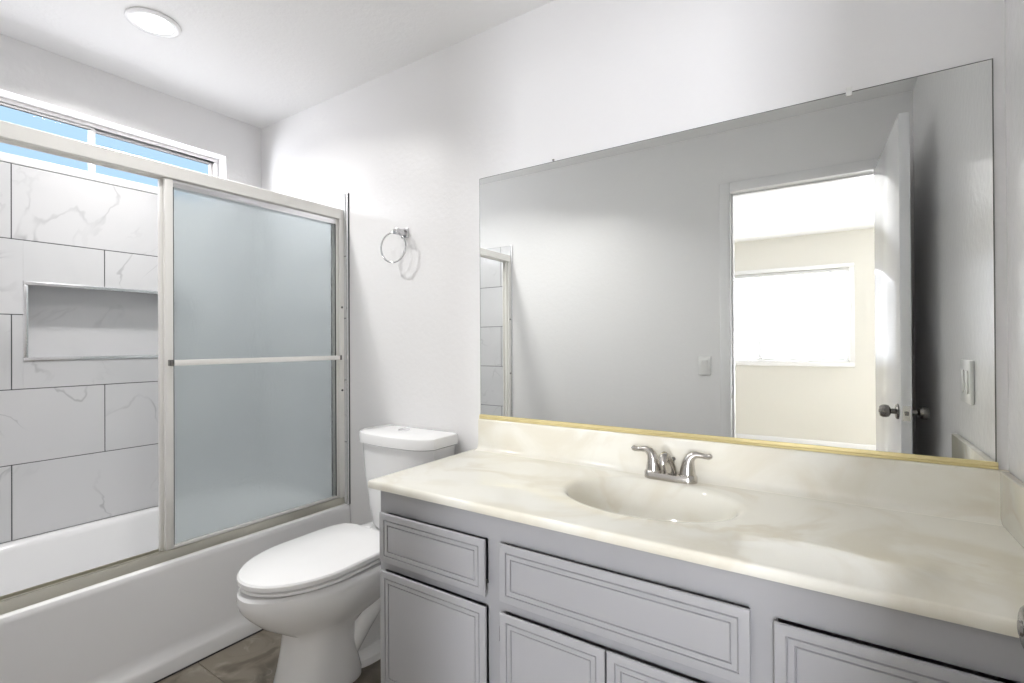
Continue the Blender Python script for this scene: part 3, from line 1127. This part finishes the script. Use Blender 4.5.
m = MB()
m.loft([stadium(0.052, 0.0285, CZ + 0.0003), stadium(0.052, 0.0285, CZ + 0.017), stadium(0.052, 0.0268, CZ + 0.020)])
for s in (-1, 1):
    m.lathe([(0.012, 0.0275), (0.020, 0.0268), (0.0245, 0.0235), (0.026, 0.021)], (FX + s * 0.052, FY, CZ), (0, 0, 1), 32)
m.build('base', NICKEL, parent=fa)
for s in (-1, 1):
    m = MB()
    P = [(0, 0.0245), (0, 0.029), (0.0005, 0.044), (0.002, 0.058), (0.006, 0.071), (0.014, 0.081), (0.026, 0.0855), (0.040, 0.0845), (0.051, 0.0825), (0.060, 0.0830),
         (0.067, 0.0855), (0.071, 0.0875)]
    Rr = [0.0235, 0.0230, 0.0208, 0.0182, 0.0155, 0.0128, 0.0102, 0.0082, 0.0074, 0.0082, 0.0082, 0.004]
    m.tube([(FX + s * (0.052 + dx), FY, CZ + dz) for dx, dz in P], Rr, 24)
    m.build('handle', NICKEL, parent=fa)
m = MB()
P = [(0.004, 0.008), (-0.002, 0.022), (-0.014, 0.043), (-0.030, 0.062), (-0.047, 0.077), (-0.062, 0.0835), (-0.073, 0.081), (-0.079, 0.072), (-0.080, 0.063)]
Rr = [0.021, 0.020, 0.0185, 0.017, 0.0155, 0.0142, 0.0132, 0.0122, 0.0115]
m.tube([(FX, FY + dy, CZ + dz) for dy, dz in P], Rr, 24)
m.build('spout', NICKEL, parent=fa)
m = MB()
m.tube([(FX + 0.004, FY + 0.022, CZ + 0.015), (FX + 0.004, FY + 0.022, CZ + 0.055)], 0.0026, 10)
m.lathe([(0, 0.003), (0.003, 0.0065), (0.008, 0.0065), (0.011, 0.0035), (0.0115, 0.0)], (FX + 0.004, FY + 0.022, CZ + 0.054), (0, 0, 1), 16)
m.build('lift_rod', KNOBM, parent=fa)

# ------------------------------------------------------------------ mirror
mi = thing('wall_mirror', 'large frameless wall mirror above the vanity with a gold bottom channel', 'mirror', (2.355, 0, 0.875), B=True)
MX0, MX1, MZ0, MZ1 = 1.5954, 3.115, 0.884, 1.846
m = MB()
e = 0.0028
yf_, yb_ = -0.006, -0.0006
m.quad([(MX0 + e, yf_, MZ0 + e), (MX1 - e, yf_, MZ0 + e), (MX1 - e, yf_, MZ1 - e), (MX0 + e, yf_, MZ1 - e)])
m.loft([[(MX0 + i, y, MZ0 + i), (MX1 - i, y, MZ0 + i), (MX1 - i, y, MZ1 - i), (MX0 + i, y, MZ1 - i)]
        for i, y in ((e, yf_), (0.0006, yf_ + 0.0004), (0.0, yf_ + 0.001), (0.0, yb_))], cap0=False, cap1=True, mi=1)
m.build('silvered_glass', [MIRROR, MEDGE], parent=mi, smooth=False)
m = MB()
cp = [(-0.0008, 0.8748), (-0.0125, 0.8748), (-0.0135, 0.8765), (-0.0120, 0.8800), (-0.0135, 0.8830), (-0.0125, 0.8850), (-0.0105, 0.8910), (-0.0085, 0.8915), (-0.0075, 0.8905), (-0.0075, 0.8830), (-0.0008, 0.8830)]
m.loft([[(x, y, z) for y, z in cp] for x in (MX0 - 0.001, MX1 + 0.001)])
m.build('bottom_channel', BRASS, parent=mi)
for x in (2.8335,):
    m = MB()
    m.box(x - 0.007, x + 0.007, -0.0095, -0.0063, MZ1 - 0.012, MZ1 + 0.004, 0.001)
    m.box(x - 0.006, x + 0.006, -0.0095, -0.0004, MZ1 + 0.001, MZ1 + 0.012, 0.001)
    m.build('mirror_clip', CLIPM, parent=mi)
m = MB()
m.lathe([(0, 0.004), (0.003, 0.004), (0.0045, 0.002), (0.0046, 0.0)], (1.934, -0.0005, MZ1 + 0.006), (0, -1, 0), 14)
m.build('screw', KNOBM, parent=mi)

# ------------------------------------------------------------------ switch and outlet plates
sw = thing('light_switch', 'white light switch plate beside the door casing, seen in the mirror', 'light switch', (2.155, YF, 1.035))
m = MB()
m.box(2.118, 2.192, YF + 0.0004, YF + 0.0075, 0.977, 1.093, 0.003)
m.build('wall_plate', PLATE, parent=sw)
m = MB()
m.loft([[(2.139, y, z) for y, z in ((YF + 0.0072, 1.001), (YF + 0.0088, 1.0015), (YF + 0.0105, 1.035), (YF + 0.0125, 1.0685), (YF + 0.0072, 1.069))],
        [(2.171, y, z) for y, z in ((YF + 0.0072, 1.001), (YF + 0.0088, 1.0015), (YF + 0.0105, 1.035), (YF + 0.0125, 1.0685), (YF + 0.0072, 1.069))]])
m.build('rocker', PLATE, parent=sw)

ol = thing('outlet_plate', 'white double outlet plate on the right wall above the counter, seen in the mirror', 'outlet', (XR, -0.405, 1.055), B=True)
m = MB()
m.box(XR - 0.010, XR - 0.0004, -0.470, -0.338, 0.990, 1.120, 0.003)
m.build('wall_plate', PLATE, parent=ol)
for yc in (-0.433, -0.375):
    m = MB()
    m.box(XR - 0.0135, XR - 0.0095, yc - 0.0165, yc + 0.0165, 1.021, 1.089, 0.0015)
    m.build('receptacle', PLATE, parent=ol)
